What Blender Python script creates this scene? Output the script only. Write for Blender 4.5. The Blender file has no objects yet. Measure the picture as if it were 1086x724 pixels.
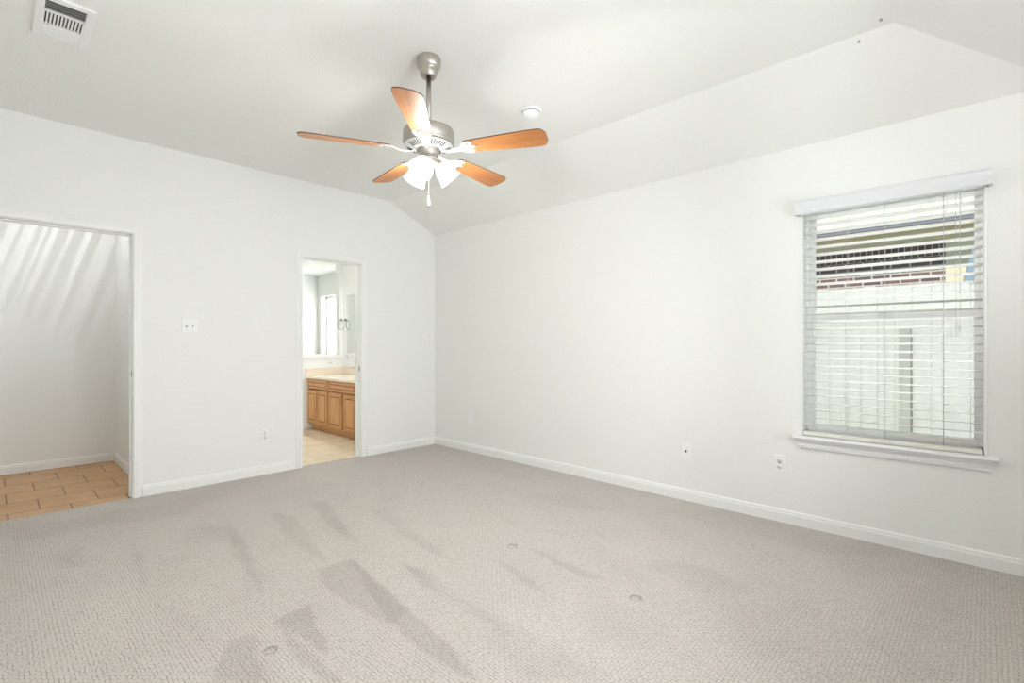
import bpy, bmesh, math, random
from mathutils import Vector, Matrix, noise
random.seed(4)
PI = math.pi
S = bpy.context.scene
COL = S.collection

# ------------------------------------------------------------------ camera
YAW = math.radians(43.66)            # view direction measured from +X
CAMLOC = Vector((-3.62, -4.72, 1.18))
FPX = 526.0
cd = bpy.data.cameras.new('camera'); cam = bpy.data.objects.new('camera', cd); COL.objects.link(cam)
cd.sensor_width = 36.0; cd.sensor_fit = 'HORIZONTAL'; cd.lens = FPX / 1086 * 36
cd.shift_y = 2.5 / 1086; cd.clip_start = 0.02
cam.location = CAMLOC; cam.rotation_euler = (PI/2, 0, YAW - PI/2)
S.camera = cam
RV = Vector((math.sin(YAW), -math.cos(YAW), 0)); FV = Vector((math.cos(YAW), math.sin(YAW), 0))

# ------------------------------------------------------------------ light
S.view_settings.view_transform = 'Standard'; S.view_settings.look = 'None'
S.view_settings.gamma = 1.0; S.view_settings.use_curve_mapping = False
S.view_settings.exposure = 0.28
try:
    S.cycles.use_denoising = True
    S.cycles.max_bounces = 10; S.cycles.diffuse_bounces = 7; S.cycles.transparent_max_bounces = 24
    S.cycles.sample_clamp_indirect = 6.0
except Exception: pass

w = bpy.data.worlds.new('sky'); S.world = w; w.use_nodes = True
nt = w.node_tree; nt.nodes.clear()
wo = nt.nodes.new('ShaderNodeOutputWorld'); bg = nt.nodes.new('ShaderNodeBackground')
tc = nt.nodes.new('ShaderNodeTexCoord'); sx = nt.nodes.new('ShaderNodeSeparateXYZ'); rp = nt.nodes.new('ShaderNodeValToRGB')
nt.links.new(tc.outputs['Generated'], sx.inputs[0]); nt.links.new(sx.outputs['Z'], rp.inputs[0])
rp.color_ramp.elements[0].position = 0.0; rp.color_ramp.elements[0].color = (0.62, 0.86, 1.0, 1)
rp.color_ramp.elements[1].position = 0.8; rp.color_ramp.elements[1].color = (0.30, 0.56, 1.0, 1)
nt.links.new(rp.outputs[0], bg.inputs[0]); bg.inputs[1].default_value = 0.55
nt.links.new(bg.outputs[0], wo.inputs[0])

def light(name, kind, loc, energy, color=(1, 1, 1), target=None, size=None, spread=None, radius=None):
    d = bpy.data.lights.new(name, kind); o = bpy.data.objects.new(name, d); COL.objects.link(o)
    o.location = loc; d.energy = energy; d.color = color
    if kind == 'AREA' and size:
        d.shape = 'RECTANGLE'; d.size, d.size_y = size
        if spread: d.spread = spread
    if radius is not None and kind in ('POINT', 'SPOT'): d.shadow_soft_size = radius
    if target is not None:
        o.rotation_euler = (Vector(target) - Vector(loc)).to_track_quat('-Z', 'Y').to_euler()
    return o
XLW = -4.0
sun = light('sun', 'SUN', (0, 0, 10), 4.0, (1.0, 0.965, 0.91), target=(0.6, -0.04, 9.2)); sun.data.angle = 0.01
# daylight thrown up into the room off the sunlit ground outside the right window
light('window_daylight', 'AREA', (2.1, -4.25, -0.08), 36, (0.96, 0.965, 1.0), target=(-0.1, -4.25, 1.3), size=(1.6, 0.5))
# added fill through two made-up windows behind the camera
light('rear_fill_1', 'AREA', (-1.0, -5.2, 1.35), 20, (0.93, 0.95, 1.0), target=(-1.0, 0, 1.35), size=(0.9, 1.4))
light('rear_fill_2', 'AREA', (-2.4, -5.2, 1.35), 42, (0.93, 0.95, 1.0), target=(-2.4, 0, 1.35), size=(0.9, 1.4))
# added fill spots, unseen: one towards the right wall, one off the ceiling
fs = light('corner_fill', 'SPOT', (-3.75, -4.86, 1.65), 135, (0.94, 0.96, 1.0), target=(0, -5.05, 2.7), radius=0.12)
fs.data.spot_size = math.radians(58); fs.data.spot_blend = 1.0
fb = light('ceiling_fill', 'SPOT', (-2.9, -4.72, 1.55), 300, (0.935, 0.955, 1.0), target=(-2.75, -4.72, 2.7), radius=0.1)
fb.data.spot_size = math.radians(88); fb.data.spot_blend = 1.0
# bathroom
light('tub_window_daylight', 'AREA', (1.1, 3.5, 1.55), 60, (0.96, 0.975, 1.0), target=(-1, 3.5, 1.5), size=(2.2, 1.5))
light('vanity_bulbs', 'AREA', (-0.17, 1.05, 2.12), 8.5, (0.94, 0.97, 1.0), target=(-0.9, 1.05, 1.2), size=(0.8, 0.08))
light('bath_fill', 'POINT', (-1.3, 1.0, 2.25), 13, (0.96, 0.975, 1.0), radius=0.1)  # added point lamp without a fixture, fills the bathroom
# hall bulb behind ribbed glass
light('hall_bulb', 'POINT', (-3.2, 0.95, 2.44), 7.5, (0.96, 0.975, 1.0), radius=0.0015)
light('hall_fill', 'POINT', (-3.75, 0.6, 2.3), 3.2, (0.95, 0.97, 1.0), radius=0.12)  # added lamp without a fixture, lifts the hall's ambient light

# ------------------------------------------------------------------ materials
def mat(name, col, rough=0.5, metal=0.0, spec=0.5, bump=None, emit=None, trans=None, coat=None):
    m = bpy.data.materials.new(name); m.use_nodes = True; t = m.node_tree
    b = t.nodes['Principled BSDF']
    b.inputs['Base Color'].default_value = (*col, 1); b.inputs['Roughness'].default_value = rough
    b.inputs['Metallic'].default_value = metal; b.inputs['Specular IOR Level'].default_value = spec
    if coat: b.inputs['Coat Weight'].default_value = coat
    if emit: b.inputs['Emission Color'].default_value = (*emit[0], 1); b.inputs['Emission Strength'].default_value = emit[1]
    if bump:
        sc, dist, st = bump
        c = t.nodes.new('ShaderNodeTexCoord'); n = t.nodes.new('ShaderNodeTexNoise'); n.inputs['Scale'].default_value = sc
        n.inputs['Detail'].default_value = 3
        bp = t.nodes.new('ShaderNodeBump'); bp.inputs['Distance'].default_value = dist; bp.inputs['Strength'].default_value = st
        t.links.new(c.outputs['Object'], n.inputs['Vector']); t.links.new(n.outputs[0], bp.inputs['Height']); t.links.new(bp.outputs[0], b.inputs['Normal'])
    return m
def N(t, kind, **kw):
    n = t.nodes.new(kind)
    for k, v in kw.items():
        if k in n.inputs: n.inputs[k].default_value = v
        else: setattr(n, k, v)
    return n
def MIX(t, fac, a, b, typ='MIX'):
    m = t.nodes.new('ShaderNodeMix'); m.data_type = 'RGBA'; m.blend_type = typ
    for i, v in ((0, fac), (6, a), (7, b)):
        if isinstance(v, bpy.types.NodeSocket): t.links.new(v, m.inputs[i])
        else: m.inputs[i].default_value = v if i == 0 else (*v, 1)
    return m.outputs[2]
def MATH(t, op, a, b=None, clamp=False):
    m = t.nodes.new('ShaderNodeMath'); m.operation = op; m.use_clamp = clamp
    for i, v in enumerate((a, b)):
        if v is None: continue
        if isinstance(v, bpy.types.NodeSocket): t.links.new(v, m.inputs[i])
        else: m.inputs[i].default_value = v
    return m.outputs[0]

WALLC = (0.845, 0.848, 0.825)
M = {}
M['wall'] = mat('wall_paint', WALLC, 0.75, spec=0.2, bump=(95, 0.004, 0.22))
M['ceil'] = mat('ceiling_paint', (0.86, 0.862, 0.838), 0.85, spec=0.15, bump=(70, 0.006, 0.25))
M['trim'] = mat('trim_paint', (0.865, 0.868, 0.85), 0.35, spec=0.3)
M['white'] = mat('white_plastic', (0.87, 0.87, 0.875), 0.35)
M['sill'] = mat('sill_paint', (0.82, 0.82, 0.84), 0.3)
M['vinyl'] = mat('window_vinyl', (0.88, 0.88, 0.885), 0.35)
M['slat'] = mat('blind_slat', (0.80, 0.785, 0.72), 0.4)
M['cord'] = mat('blind_cord', (0.62, 0.62, 0.60), 0.7)
M['dark'] = mat('dark_slot', (0.03, 0.03, 0.03), 0.6)
M['duct'] = mat('duct_grey', (0.10, 0.10, 0.095), 0.6)
M['nickel'] = mat('brushed_nickel', (0.50, 0.475, 0.43), 0.42, metal=1.0, bump=(300, 0.0005, 0.2))
M['brass'] = mat('steel_screw', (0.55, 0.53, 0.5), 0.3, metal=1.0)
M['enamel'] = mat('pale_bracket_metal', (0.80, 0.80, 0.80), 0.35)
M['cream'] = mat('cultured_marble', (0.86, 0.80, 0.70), 0.15, bump=(4, 0.0005, 0.1))
M['splash'] = mat('splash_marble', (0.80, 0.70, 0.56), 0.2)
M['mirror'] = mat('mirror_silver', (0.93, 0.94, 0.94), 0.01, metal=1.0)
M['tub'] = mat('tub_acrylic', (0.85, 0.85, 0.83), 0.15)
M['ground'] = mat('sunlit_patio', (0.34, 0.335, 0.28), 0.9, bump=(20, 0.01, 0.3))
M['soffit'] = mat('tan_trim_board', (0.84, 0.75, 0.50), 0.7, bump=(30, 0.002, 0.2))
M['fascia'] = mat('grey_fascia', (0.27, 0.26, 0.29), 0.6)
M['opal'] = mat('opal_glass_lit', (0.9, 0.9, 0.88), 0.2, emit=((1.0, 0.97, 0.92), 3.2))

def thin_glass(name, tint, refl):
    m = bpy.data.materials.new(name); m.use_nodes = True; t = m.node_tree; t.nodes.clear()
    o = t.nodes.new('ShaderNodeOutputMaterial'); a = N(t, 'ShaderNodeBsdfTransparent'); a.inputs[0].default_value = (*tint, 1)
    g = N(t, 'ShaderNodeBsdfGlossy'); g.inputs['Roughness'].default_value = 0.02
    mx = t.nodes.new('ShaderNodeMixShader'); lw = t.nodes.new('ShaderNodeFresnel'); lw.inputs[0].default_value = refl
    t.links.new(lw.outputs[0], mx.inputs[0]); t.links.new(a.outputs[0], mx.inputs[1]); t.links.new(g.outputs[0], mx.inputs[2]); t.links.new(mx.outputs[0], o.inputs[0])
    return m
M['glass'] = thin_glass('window_glass', (0.97, 0.985, 0.98), 1.25)
def screen_mat():
    m = bpy.data.materials.new('insect_screen'); m.use_nodes = True; t = m.node_tree; t.nodes.clear()
    o = t.nodes.new('ShaderNodeOutputMaterial'); a = N(t, 'ShaderNodeBsdfTransparent')
    d = N(t, 'ShaderNodeBsdfTranslucent'); d.inputs[0].default_value = (0.20, 0.21, 0.18, 1)
    d2 = N(t, 'ShaderNodeBsdfDiffuse'); d2.inputs[0].default_value = (0.16, 0.17, 0.14, 1)
    m1 = t.nodes.new('ShaderNodeMixShader'); m1.inputs[0].default_value = 0.5
    t.links.new(d.outputs[0], m1.inputs[1]); t.links.new(d2.outputs[0], m1.inputs[2])
    mx = t.nodes.new('ShaderNodeMixShader'); mx.inputs[0].default_value = 0.12
    t.links.new(a.outputs[0], mx.inputs[1]); t.links.new(m1.outputs[0], mx.inputs[2]); t.links.new(mx.outputs[0], o.inputs[0])
    return m
M['screen'] = screen_mat()

def frost_mat():
    m = bpy.data.materials.new('frosted_glass'); m.use_nodes = True; t = m.node_tree; t.nodes.clear()
    o = t.nodes.new('ShaderNodeOutputMaterial'); d = N(t, 'ShaderNodeBsdfTranslucent'); d.inputs[0].default_value = (0.87, 0.90, 0.89, 1)
    t.links.new(d.outputs[0], o.inputs[0]); return m
M['frost'] = frost_mat()

def wood(name, ca, cb, axis, scale=6.0, rough=0.35, coat=0.0):
    m = mat(name, ca, rough, coat=coat); t = m.node_tree; b = t.nodes['Principled BSDF']
    c = N(t, 'ShaderNodeTexCoord'); mp = t.nodes.new('ShaderNodeMapping')
    s = [scale*6]*3; s[axis] = scale*0.5; mp.inputs['Scale'].default_value = s
    n = N(t, 'ShaderNodeTexNoise', Scale=1.0, Detail=5.0, Distortion=0.6)
    t.links.new(c.outputs['Object'], mp.inputs[0]); t.links.new(mp.outputs[0], n.inputs['Vector'])
    r = t.nodes.new('ShaderNodeMapRange'); r.inputs[1].default_value = 0.3; r.inputs[2].default_value = 0.7
    t.links.new(n.outputs[0], r.inputs[0])
    t.links.new(MIX(t, r.outputs[0], ca, cb), b.inputs['Base Color'])
    return m
M['blade'] = wood('walnut_stained_blade', (0.50, 0.205, 0.060), (0.36, 0.13, 0.035), 0, 5.0, 0.4)
M['blade_edge'] = mat('blade_edge_dark', (0.10, 0.05, 0.03), 0.5)
M['oak'] = wood('honey_oak', (0.66, 0.36, 0.14), (0.52, 0.25, 0.085), 2, 7.0, 0.35)
M['oak_dark'] = mat('oak_groove_dark', (0.13, 0.05, 0.02), 0.5)
M['fence'] = wood('weathered_cedar', (0.74, 0.73, 0.66), (0.66, 0.65, 0.58), 2, 4.0, 0.85)
M['fence_post'] = wood('fence_post_wood', (0.50, 0.50, 0.42), (0.42, 0.42, 0.35), 2, 4.0, 0.85)

def brick_mat(name, w_, h_, off, ca, cb, mort, msz, plane, rough=0.8, bumpd=0.004, origin=(0, 0), noise_tint=None, gloss=None):
    m = mat(name, ca, rough, spec=0.3 if gloss is None else 0.5); t = m.node_tree; b = t.nodes['Principled BSDF']
    c = N(t, 'ShaderNodeTexCoord'); s = t.nodes.new('ShaderNodeSeparateXYZ'); cb_ = t.nodes.new('ShaderNodeCombineXYZ')
    t.links.new(c.outputs['Object'], s.inputs[0])
    u, v = {'yz': ('Y', 'Z'), 'xy': ('X', 'Y')}[plane]
    t.links.new(MATH(t, 'SUBTRACT', s.outputs[u], origin[0]), cb_.inputs[0]); t.links.new(MATH(t, 'SUBTRACT', s.outputs[v], origin[1]), cb_.inputs[1])
    k = N(t, 'ShaderNodeTexBrick', Scale=1.0)
    k.inputs['Mortar Size'].default_value = msz; k.inputs['Mortar Smooth'].default_value = 0.1; k.inputs['Bias'].default_value = 0.0
    k.inputs['Brick Width'].default_value = w_; k.inputs['Row Height'].default_value = h_
    k.offset = off; k.inputs['Color1'].default_value = (*ca, 1); k.inputs['Color2'].default_value = (*cb, 1); k.inputs['Mortar'].default_value = (*mort, 1)
    t.links.new(cb_.outputs[0], k.inputs['Vector'])
    col = k.outputs['Color']
    n = N(t, 'ShaderNodeTexNoise', Scale=noise_tint or 9.0, Detail=5.0); t.links.new(c.outputs['Object'], n.inputs['Vector'])
    r = t.nodes.new('ShaderNodeMapRange'); r.inputs[1].default_value = 0.3; r.inputs[2].default_value = 0.7; r.inputs[3].default_value = 0.88; r.inputs[4].default_value = 1.08
    t.links.new(n.outputs[0], r.inputs[0])
    vv = t.nodes.new('ShaderNodeVectorMath'); vv.operation = 'SCALE'; t.links.new(col, vv.inputs[0]); t.links.new(r.outputs[0], vv.inputs['Scale'])
    t.links.new(vv.outputs[0], b.inputs['Base Color'])
    bp = N(t, 'ShaderNodeBump'); bp.inputs['Distance'].default_value = bumpd; bp.invert = True
    t.links.new(k.outputs['Fac'], bp.inputs['Height']); t.links.new(bp.outputs[0], b.inputs['Normal'])
    return m
M['hall_tile'] = brick_mat('hall_tile', 0.327, 0.328, 0.5, (0.60, 0.38, 0.21), (0.55, 0.34, 0.18), (0.20, 0.12, 0.07), 0.004, 'xy', 0.45, 0.002, (-3.547-0.327*3, 0.184-0.328*4), 6.0)
M['bath_tile'] = brick_mat('bath_tile', 0.327, 0.328, 0.5, (0.80, 0.70, 0.53), (0.76, 0.66, 0.49), (0.66, 0.56, 0.40), 0.004, 'xy', 0.35, 0.001, (0, 0), 6.0)
M['brick'] = brick_mat('dark_brick', 0.225, 0.076, 0.5, (0.15, 0.105, 0.11), (0.25, 0.15, 0.13), (0.66, 0.62, 0.54), 0.011, 'yz')
M['soldier'] = brick_mat('soldier_brick', 0.076, 0.24, 0.0, (0.14, 0.095, 0.09), (0.22, 0.13, 0.10), (0.60, 0.56, 0.48), 0.006, 'yz', origin=(0, 2.41))
M['shingle'] = brick_mat('pale_shingles', 0.30, 0.14, 0.5, (0.70, 0.66, 0.56), (0.64, 0.60, 0.50), (0.55, 0.52, 0.44), 0.006, 'xy', 0.95)
M['shingle'].node_tree.nodes['Principled BSDF'].inputs['Specular IOR Level'].default_value = 0.05

def carpet_mat():
    m = mat('carpet_pile', (0.5, 0.47, 0.43), 0.95, spec=0.05); t = m.node_tree; b = t.nodes['Principled BSDF']
    b.inputs['Sheen Weight'].default_value = 0.15
    c = N(t, 'ShaderNodeTexCoord'); vec = c.outputs['Object']
    # slight warp so that the woven rows are not ruler straight
    nw = N(t, 'ShaderNodeTexNoise', Scale=28.0, Detail=2.0); t.links.new(vec, nw.inputs['Vector'])
    vs = t.nodes.new('ShaderNodeVectorMath'); vs.operation = 'SCALE'; t.links.new(nw.outputs['Color'], vs.inputs[0]); vs.inputs['Scale'].default_value = 0.016
    va = t.nodes.new('ShaderNodeVectorMath'); va.operation = 'ADD'; t.links.new(vec, va.inputs[0]); t.links.new(vs.outputs[0], va.inputs[1])
    def br(rot, bw, rh, ms):
        mp = t.nodes.new('ShaderNodeMapping'); mp.inputs['Rotation'].default_value = (0, 0, rot); t.links.new(va.outputs[0], mp.inputs[0])
        k = N(t, 'ShaderNodeTexBrick', Scale=1.0); k.offset = 0.5
        k.inputs['Mortar Size'].default_value = ms; k.inputs['Mortar Smooth'].default_value = 0.6
        k.inputs['Brick Width'].default_value = bw; k.inputs['Row Height'].default_value = rh
        t.links.new(mp.outputs[0], k.inputs['Vector']); return k.outputs['Fac']
    k1 = br(PI/2, 0.029, 0.0138, 0.0028); k2 = br(0.0, 0.029, 0.0152, 0.0026)
    g = N(t, 'ShaderNodeTexNoise', Scale=34.0, Detail=1.0); t.links.new(vec, g.inputs['Vector'])
    g1 = t.nodes.new('ShaderNodeMapRange'); t.links.new(g.outputs[0], g1.inputs[0]); g1.inputs[1].default_value = 0.44; g1.inputs[2].default_value = 0.56
    d1 = MATH(t, 'MULTIPLY', k1, g1.outputs[0]); d2 = MATH(t, 'MULTIPLY', MATH(t, 'MULTIPLY', k2, MATH(t, 'SUBTRACT', 1.0, g1.outputs[0])), 0.7)
    dash = MATH(t, 'MAXIMUM', d1, d2)
    fn = N(t, 'ShaderNodeTexNoise', Scale=260.0, Detail=2.0); t.links.new(vec, fn.inputs['Vector'])
    at = N(t, 'ShaderNodeAttribute'); at.attribute_name = 'pile'
    big = N(t, 'ShaderNodeTexNoise', Scale=1.3, Detail=5.0, Roughness=0.6); t.links.new(vec, big.inputs['Vector'])
    base = MIX(t, big.outputs[0], (0.605, 0.552, 0.515), (0.605, 0.568, 0.512))
    c1 = MIX(t, MATH(t, 'MULTIPLY', dash, 0.62), base, (0.22, 0.198, 0.175))
    c2 = MIX(t, MATH(t, 'MULTIPLY', MATH(t, 'SUBTRACT', fn.outputs[0], 0.35), 0.85, True), c1, (0.33, 0.30, 0.27))
    c2 = MIX(t, MATH(t, 'MULTIPLY', at.outputs['Fac'], 0.9, True), c2, (0.300, 0.258, 0.228))
    pv = MATH(t, 'SUBTRACT', 1.0, MATH(t, 'MULTIPLY', at.outputs['Fac'], 0.55))
    vv = t.nodes.new('ShaderNodeVectorMath'); vv.operation = 'SCALE'; t.links.new(c2, vv.inputs[0]); t.links.new(pv, vv.inputs['Scale'])
    t.links.new(vv.outputs[0], b.inputs['Base Color'])
    bp = N(t, 'ShaderNodeBump'); bp.inputs['Distance'].default_value = 0.004; bp.inputs['Strength'].default_value = 0.6; bp.invert = True
    hgt = MATH(t, 'ADD', dash, MATH(t, 'MULTIPLY', fn.outputs[0], 0.8)); t.links.new(hgt, bp.inputs['Height']); t.links.new(bp.outputs[0], b.inputs['Normal'])
    return m
M['carpet'] = carpet_mat()

# ------------------------------------------------------------------ builders
class MB:
    def __init__(s): s.bm = bmesh.new(); s.mats = []; s.cur = 0
    def use(s, m):
        if m not in s.mats: s.mats.append(m)
        s.cur = s.mats.index(m); return s
    def _f(s, vs, smooth=False):
        try: f = s.bm.faces.new(vs)
        except ValueError: return
        f.material_index = s.cur; f.smooth = smooth
    def box(s, x0, x1, y0, y1, z0, z1, bev=0.0, mtx=None):
        n0 = len(s.bm.verts)
        v = [s.bm.verts.new((x, y, z)) for z in (z0, z1) for y in (y0, y1) for x in (x0, x1)]
        fs = [(0, 2, 3, 1), (4, 5, 7, 6), (0, 1, 5, 4), (2, 6, 7, 3), (0, 4, 6, 2), (1, 3, 7, 5)]
        faces = []
        for f in fs:
            ff = s.bm.faces.new([v[i] for i in f]); ff.material_index = s.cur; faces.append(ff)
        if mtx is not None: bmesh.ops.transform(s.bm, matrix=mtx, verts=v)
        if bev > 0:
            es = list({e for f in faces for e in f.edges})
            bmesh.ops.bevel(s.bm, geom=es, offset=bev, segments=2, affect='EDGES', profile=0.6)
        return s
    def prism(s, poly, axis, a0, a1, mtx=None):
        """poly: 2-D points in the plane across `axis` (x: (y,z), y: (x,z), z: (x,y))."""
        def P(p, a): return {'x': (a, p[0], p[1]), 'y': (p[0], a, p[1]), 'z': (p[0], p[1], a)}[axis]
        A = [s.bm.verts.new(P(p, a0)) for p in poly]; B = [s.bm.verts.new(P(p, a1)) for p in poly]
        s._f(A); s._f(B[::-1])
        n = len(poly)
        for i in range(n): s._f([A[i], B[i], B[(i+1) % n], A[(i+1) % n]])
        if mtx is not None: bmesh.ops.transform(s.bm, matrix=mtx, verts=A+B)
        return s
    def lathe(s, prof, seg=40, mtx=None, smooth=True, cap=True):
        rings = []; allv = []
        for r, z in prof:
            if r < 1e-6: v = s.bm.verts.new((0, 0, z)); rings.append([v]); allv.append(v)
            else:
                R = [s.bm.verts.new((r*math.cos(2*PI*i/seg), r*math.sin(2*PI*i/seg), z)) for i in range(seg)]; rings.append(R); allv += R
        for a, b in zip(rings, rings[1:]):
            for i in range(seg):
                j = (i+1) % seg
                if len(a) == 1 and len(b) == 1: continue
                if len(a) == 1: s._f([a[0], b[j], b[i]], smooth)
                elif len(b) == 1: s._f([a[i], a[j], b[0]], smooth)
                else: s._f([a[i], a[j], b[j], b[i]], smooth)
        if cap:
            if len(rings[0]) > 1: s._f(rings[0])
            if len(rings[-1]) > 1: s._f(rings[-1])
        if mtx is not None: bmesh.ops.transform(s.bm, matrix=mtx, verts=allv)
        return s
    def tube(s, pts, r, seg=10, closed=False):
        pts = [Vector(p) for p in pts]; n = len(pts); rings = []; up = Vector((0, 0, 1))
        for i, p in enumerate(pts):
            d = (pts[(i+1) % n] - pts[i-1]) if closed else (pts[min(i+1, n-1)] - pts[max(i-1, 0)])
            d.normalize(); a = d.cross(up)
            if a.length < 1e-3: a = d.cross(Vector((1, 0, 0)))
            a.normalize(); b = d.cross(a); rr = r[i] if isinstance(r, (list, tuple)) else r
            rings.append([s.bm.verts.new(p + a*rr*math.cos(2*PI*k/seg) + b*rr*math.sin(2*PI*k/seg)) for k in range(seg)])
        m = n if closed else n-1
        for i in range(m):
            A, B = rings[i], rings[(i+1) % n]
            for k in range(seg): s._f([A[k], A[(k+1) % seg], B[(k+1) % seg], B[k]], True)
        if not closed: s._f(rings[0]); s._f(rings[-1])
        return s
    def build(s, name, m=None, parent=None, mtx=None):
        bmesh.ops.recalc_face_normals(s.bm, faces=s.bm.faces)
        me = bpy.data.meshes.new(name); s.bm.to_mesh(me); s.bm.free()
        for mm in (s.mats or [m]): me.materials.append(mm)
        o = bpy.data.objects.new(name, me); COL.objects.link(o)
        if parent: o.parent = parent
        if mtx is not None: o.matrix_local = mtx
        return o
def structure(o): o['kind'] = 'structure'; return o
def tag(o, label, cat, group=None):
    o['label'] = label; o['category'] = cat
    if group: o['group'] = group
    return o
def empty(name, loc=(0, 0, 0), rz=0.0):
    o = bpy.data.objects.new(name, None); COL.objects.link(o); o.location = loc; o.rotation_euler = (0, 0, rz); o.empty_display_size = 0.1; return o
def T(*a): return Matrix.Translation(a)
def RZ(a): return Matrix.Rotation(a, 4, 'Z')

# ------------------------------------------------------------------ room shell
XL, YR = -4.0, -5.0           # left wall, rear wall (behind the camera)
H, HS, RUN = 2.74, 2.46, 0.60
HD = (-3.70, -2.88, 2.02)     # hall doorway x0,x1,top
BD = (-1.572, -0.962, 2.01)   # bathroom doorway
WN = (-4.727, -3.855, 0.60, 2.082)   # right window y0,y1,z0,z1

# carpet: pile direction marks left by the vacuum cleaner
def inside(p, poly):
    d = 1e9; sgn = False; n = len(poly)
    for i in range(n):
        a = poly[i]; b = poly[(i+1) % n]
        e = (b[0]-a[0], b[1]-a[1]); q = (p[0]-a[0], p[1]-a[1])
        tt = max(0, min(1, (q[0]*e[0]+q[1]*e[1])/(e[0]**2+e[1]**2+1e-12)))
        d = min(d, math.hypot(q[0]-e[0]*tt, q[1]-e[1]*tt))
        if (a[1] > p[1]) != (b[1] > p[1]) and p[0] < (b[0]-a[0])*(p[1]-a[1])/(b[1]-a[1])+a[0]: sgn = not sgn
    return d if sgn else -d
MARKS = [  # floor polygons (metres), darkness, edge softness
]
def fl(px, py):
    dx = (px-543)/FPX; dz = (364.5-py)/FPX; s_ = -1.18/dz
    p = CAMLOC + (FV + RV*dx)*s_; return (p.x, p.y)
for poly, k, soft in [
    ([(242,556),(262,575),(281,628),(262,606),(247,585)], .12, .03),
    ([(206,560),(242,556),(254,580),(232,575)], .06, .05),
    ([(287,542),(312,548),(347,596),(328,588),(300,566)], .09, .03),
    ([(330,532),(346,530),(378,574),(360,566),(343,552)], .11, .03),
    ([(395,542),(412,540),(455,583),(430,572)], .05, .03),
    ([(337,604),(371,592),(430,646),(413,664),(390,652),(352,628)], .12, .02),
    ([(371,592),(385,604),(452,662),(512,722),(492,718),(440,684),(405,648)], .14, .015),
    ([(289,660),(327,641),(349,692),(338,688),(318,672)], .15, .010),
    ([(289,660),(300,664),(330,692),(362,724),(345,724),(318,702)], .12, .012),
    ([(240,683),(269,671),(281,724),(225,724)], .12, .015),
    ([(270,724),(281,700),(300,724)], .05, .03),
    ([(425,598),(448,602),(466,630),(446,618)], .14, .03),
    ([(448,602),(470,618),(512,648),(540,672),(510,660),(470,634)], .07, .03),
    ([(430,566),(445,566),(488,600),(465,590)], .06, .02),
    ([(140,575),(152,590),(153,622),(142,600)], .10, .03),
    ([(60,590),(85,580),(82,600),(65,603)], .08, .05),
    ([(170,640),(190,640),(205,668),(185,664)], .05, .05),
    ([(0,560),(60,552),(150,536),(240,522),(200,545),(90,560),(20,575)], .07, .10),
    ([(553,576),(572,584),(620,606),(655,618),(610,610)], .10, .02),
    ([(522,592),(545,600),(590,634),(560,622)], .08, .03),
    ([(508,644),(535,655),(600,690),(640,724),(560,724),(520,680)], .07, .06),
    ([(610,650),(650,640),(720,665),(690,690),(630,675)], .06, .08),
    ([(680,600),(720,595),(770,610),(800,630),(740,628)], .06, .07),
    ([(560,524),(600,522),(640,540),(600,538)], .06, .06),
    ([(700,540),(780,540),(840,560),(960,590),(860,585),(760,560)], .05, .10),
    ([(760,640),(860,640),(900,690),(800,700)], .03, .12),
    ([(620,560),(640,566),(660,576),(636,570)], .08, .02),
    ([(575,560),(590,562),(608,569),(590,567)], .08, .02),
]:
    MARKS.append(([fl(*p) for p in poly], k, soft*.8))
LIGHTMARK = [([(145,700),(165,694),(180,702),(160,712)], .05, .02), ([(910,616),(960,606),(985,618),(940,628)], .05, .05), ([(60,640),(200,600),(220,640),(100,680)], .03, .15), ([(480,560),(560,545),(700,580),(600,590)], .04, .2)]
for poly, k, soft in LIGHTMARK: MARKS.append(([fl(*p) for p in poly], -k, soft))
BB = [(min(p[0] for p in m[0])-m[2], max(p[0] for p in m[0])+m[2], min(p[1] for p in m[0])-m[2], max(p[1] for p in m[0])+m[2]) for m in MARKS]
DENTS = [(fl(674, 634), .026), (fl(543, 579), .026), (fl(287, 689), .022)]
SPOTS = [(fl(799, 578), .010)]
def pile(x, y):
    v = 0.0
    wob = (noise.noise(Vector((x*9, y*9, 0))) * .018, noise.noise(Vector((x*9, y*9, 7))) * .018)
    p = (x+wob[0], y+wob[1])
    for (poly, k, soft), b in zip(MARKS, BB):
        if b[0] < p[0] < b[1] and b[2] < p[1] < b[3]:
            d = inside(p, poly); t_ = max(0, min(1, (d+soft)/(2*soft))); v += 1.35*k*t_*t_*(3-2*t_)
    v = min(v, .30)
    v += .05*noise.noise(Vector(((x*.45+y*.89)*1.6, (x*.89-y*.45)*5.0, 3))) + .045*noise.noise(Vector((x*6, y*6, 11)))
    v = max(v, -.06)
    for (c, r) in DENTS:
        d = math.hypot(x-c[0], y-c[1])
        if abs(d-r) < .008: v += .50*(1-abs(d-r)/.008)
        if d < r: v += .06
    for (c, r) in SPOTS:
        d = math.hypot(x-c[0], (y-c[1]))
        if d < r: v += .45
    return v
def zfl(x, y):
    z = 0.0
    for (c, r) in DENTS:
        d = math.hypot(x-c[0], y-c[1])
        if d < r*1.15: z -= .003*min(1, (r*1.15-d)/.008)
    return z
def grid_axis(a, b, step, dense):
    out = []; x = a
    while x < b-1e-6:
        out.append(x); st = step
        for c, r in dense:
            if abs(x-c) < r: st = .004
        x += st
    out.append(b); return out
gx = grid_axis(XL, 0.0, .016, [(c[0], r*1.5) for c, r in DENTS]); gy = grid_axis(YR, 0.0, .016, [(c[1], r*1.5) for c, r in DENTS])
verts = [(x, y, zfl(x, y)) for y in gy for x in gx]; nx = len(gx)
faces = [(j*nx+i, j*nx+i+1, (j+1)*nx+i+1, (j+1)*nx+i) for j in range(len(gy)-1) for i in range(nx-1)]
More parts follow.
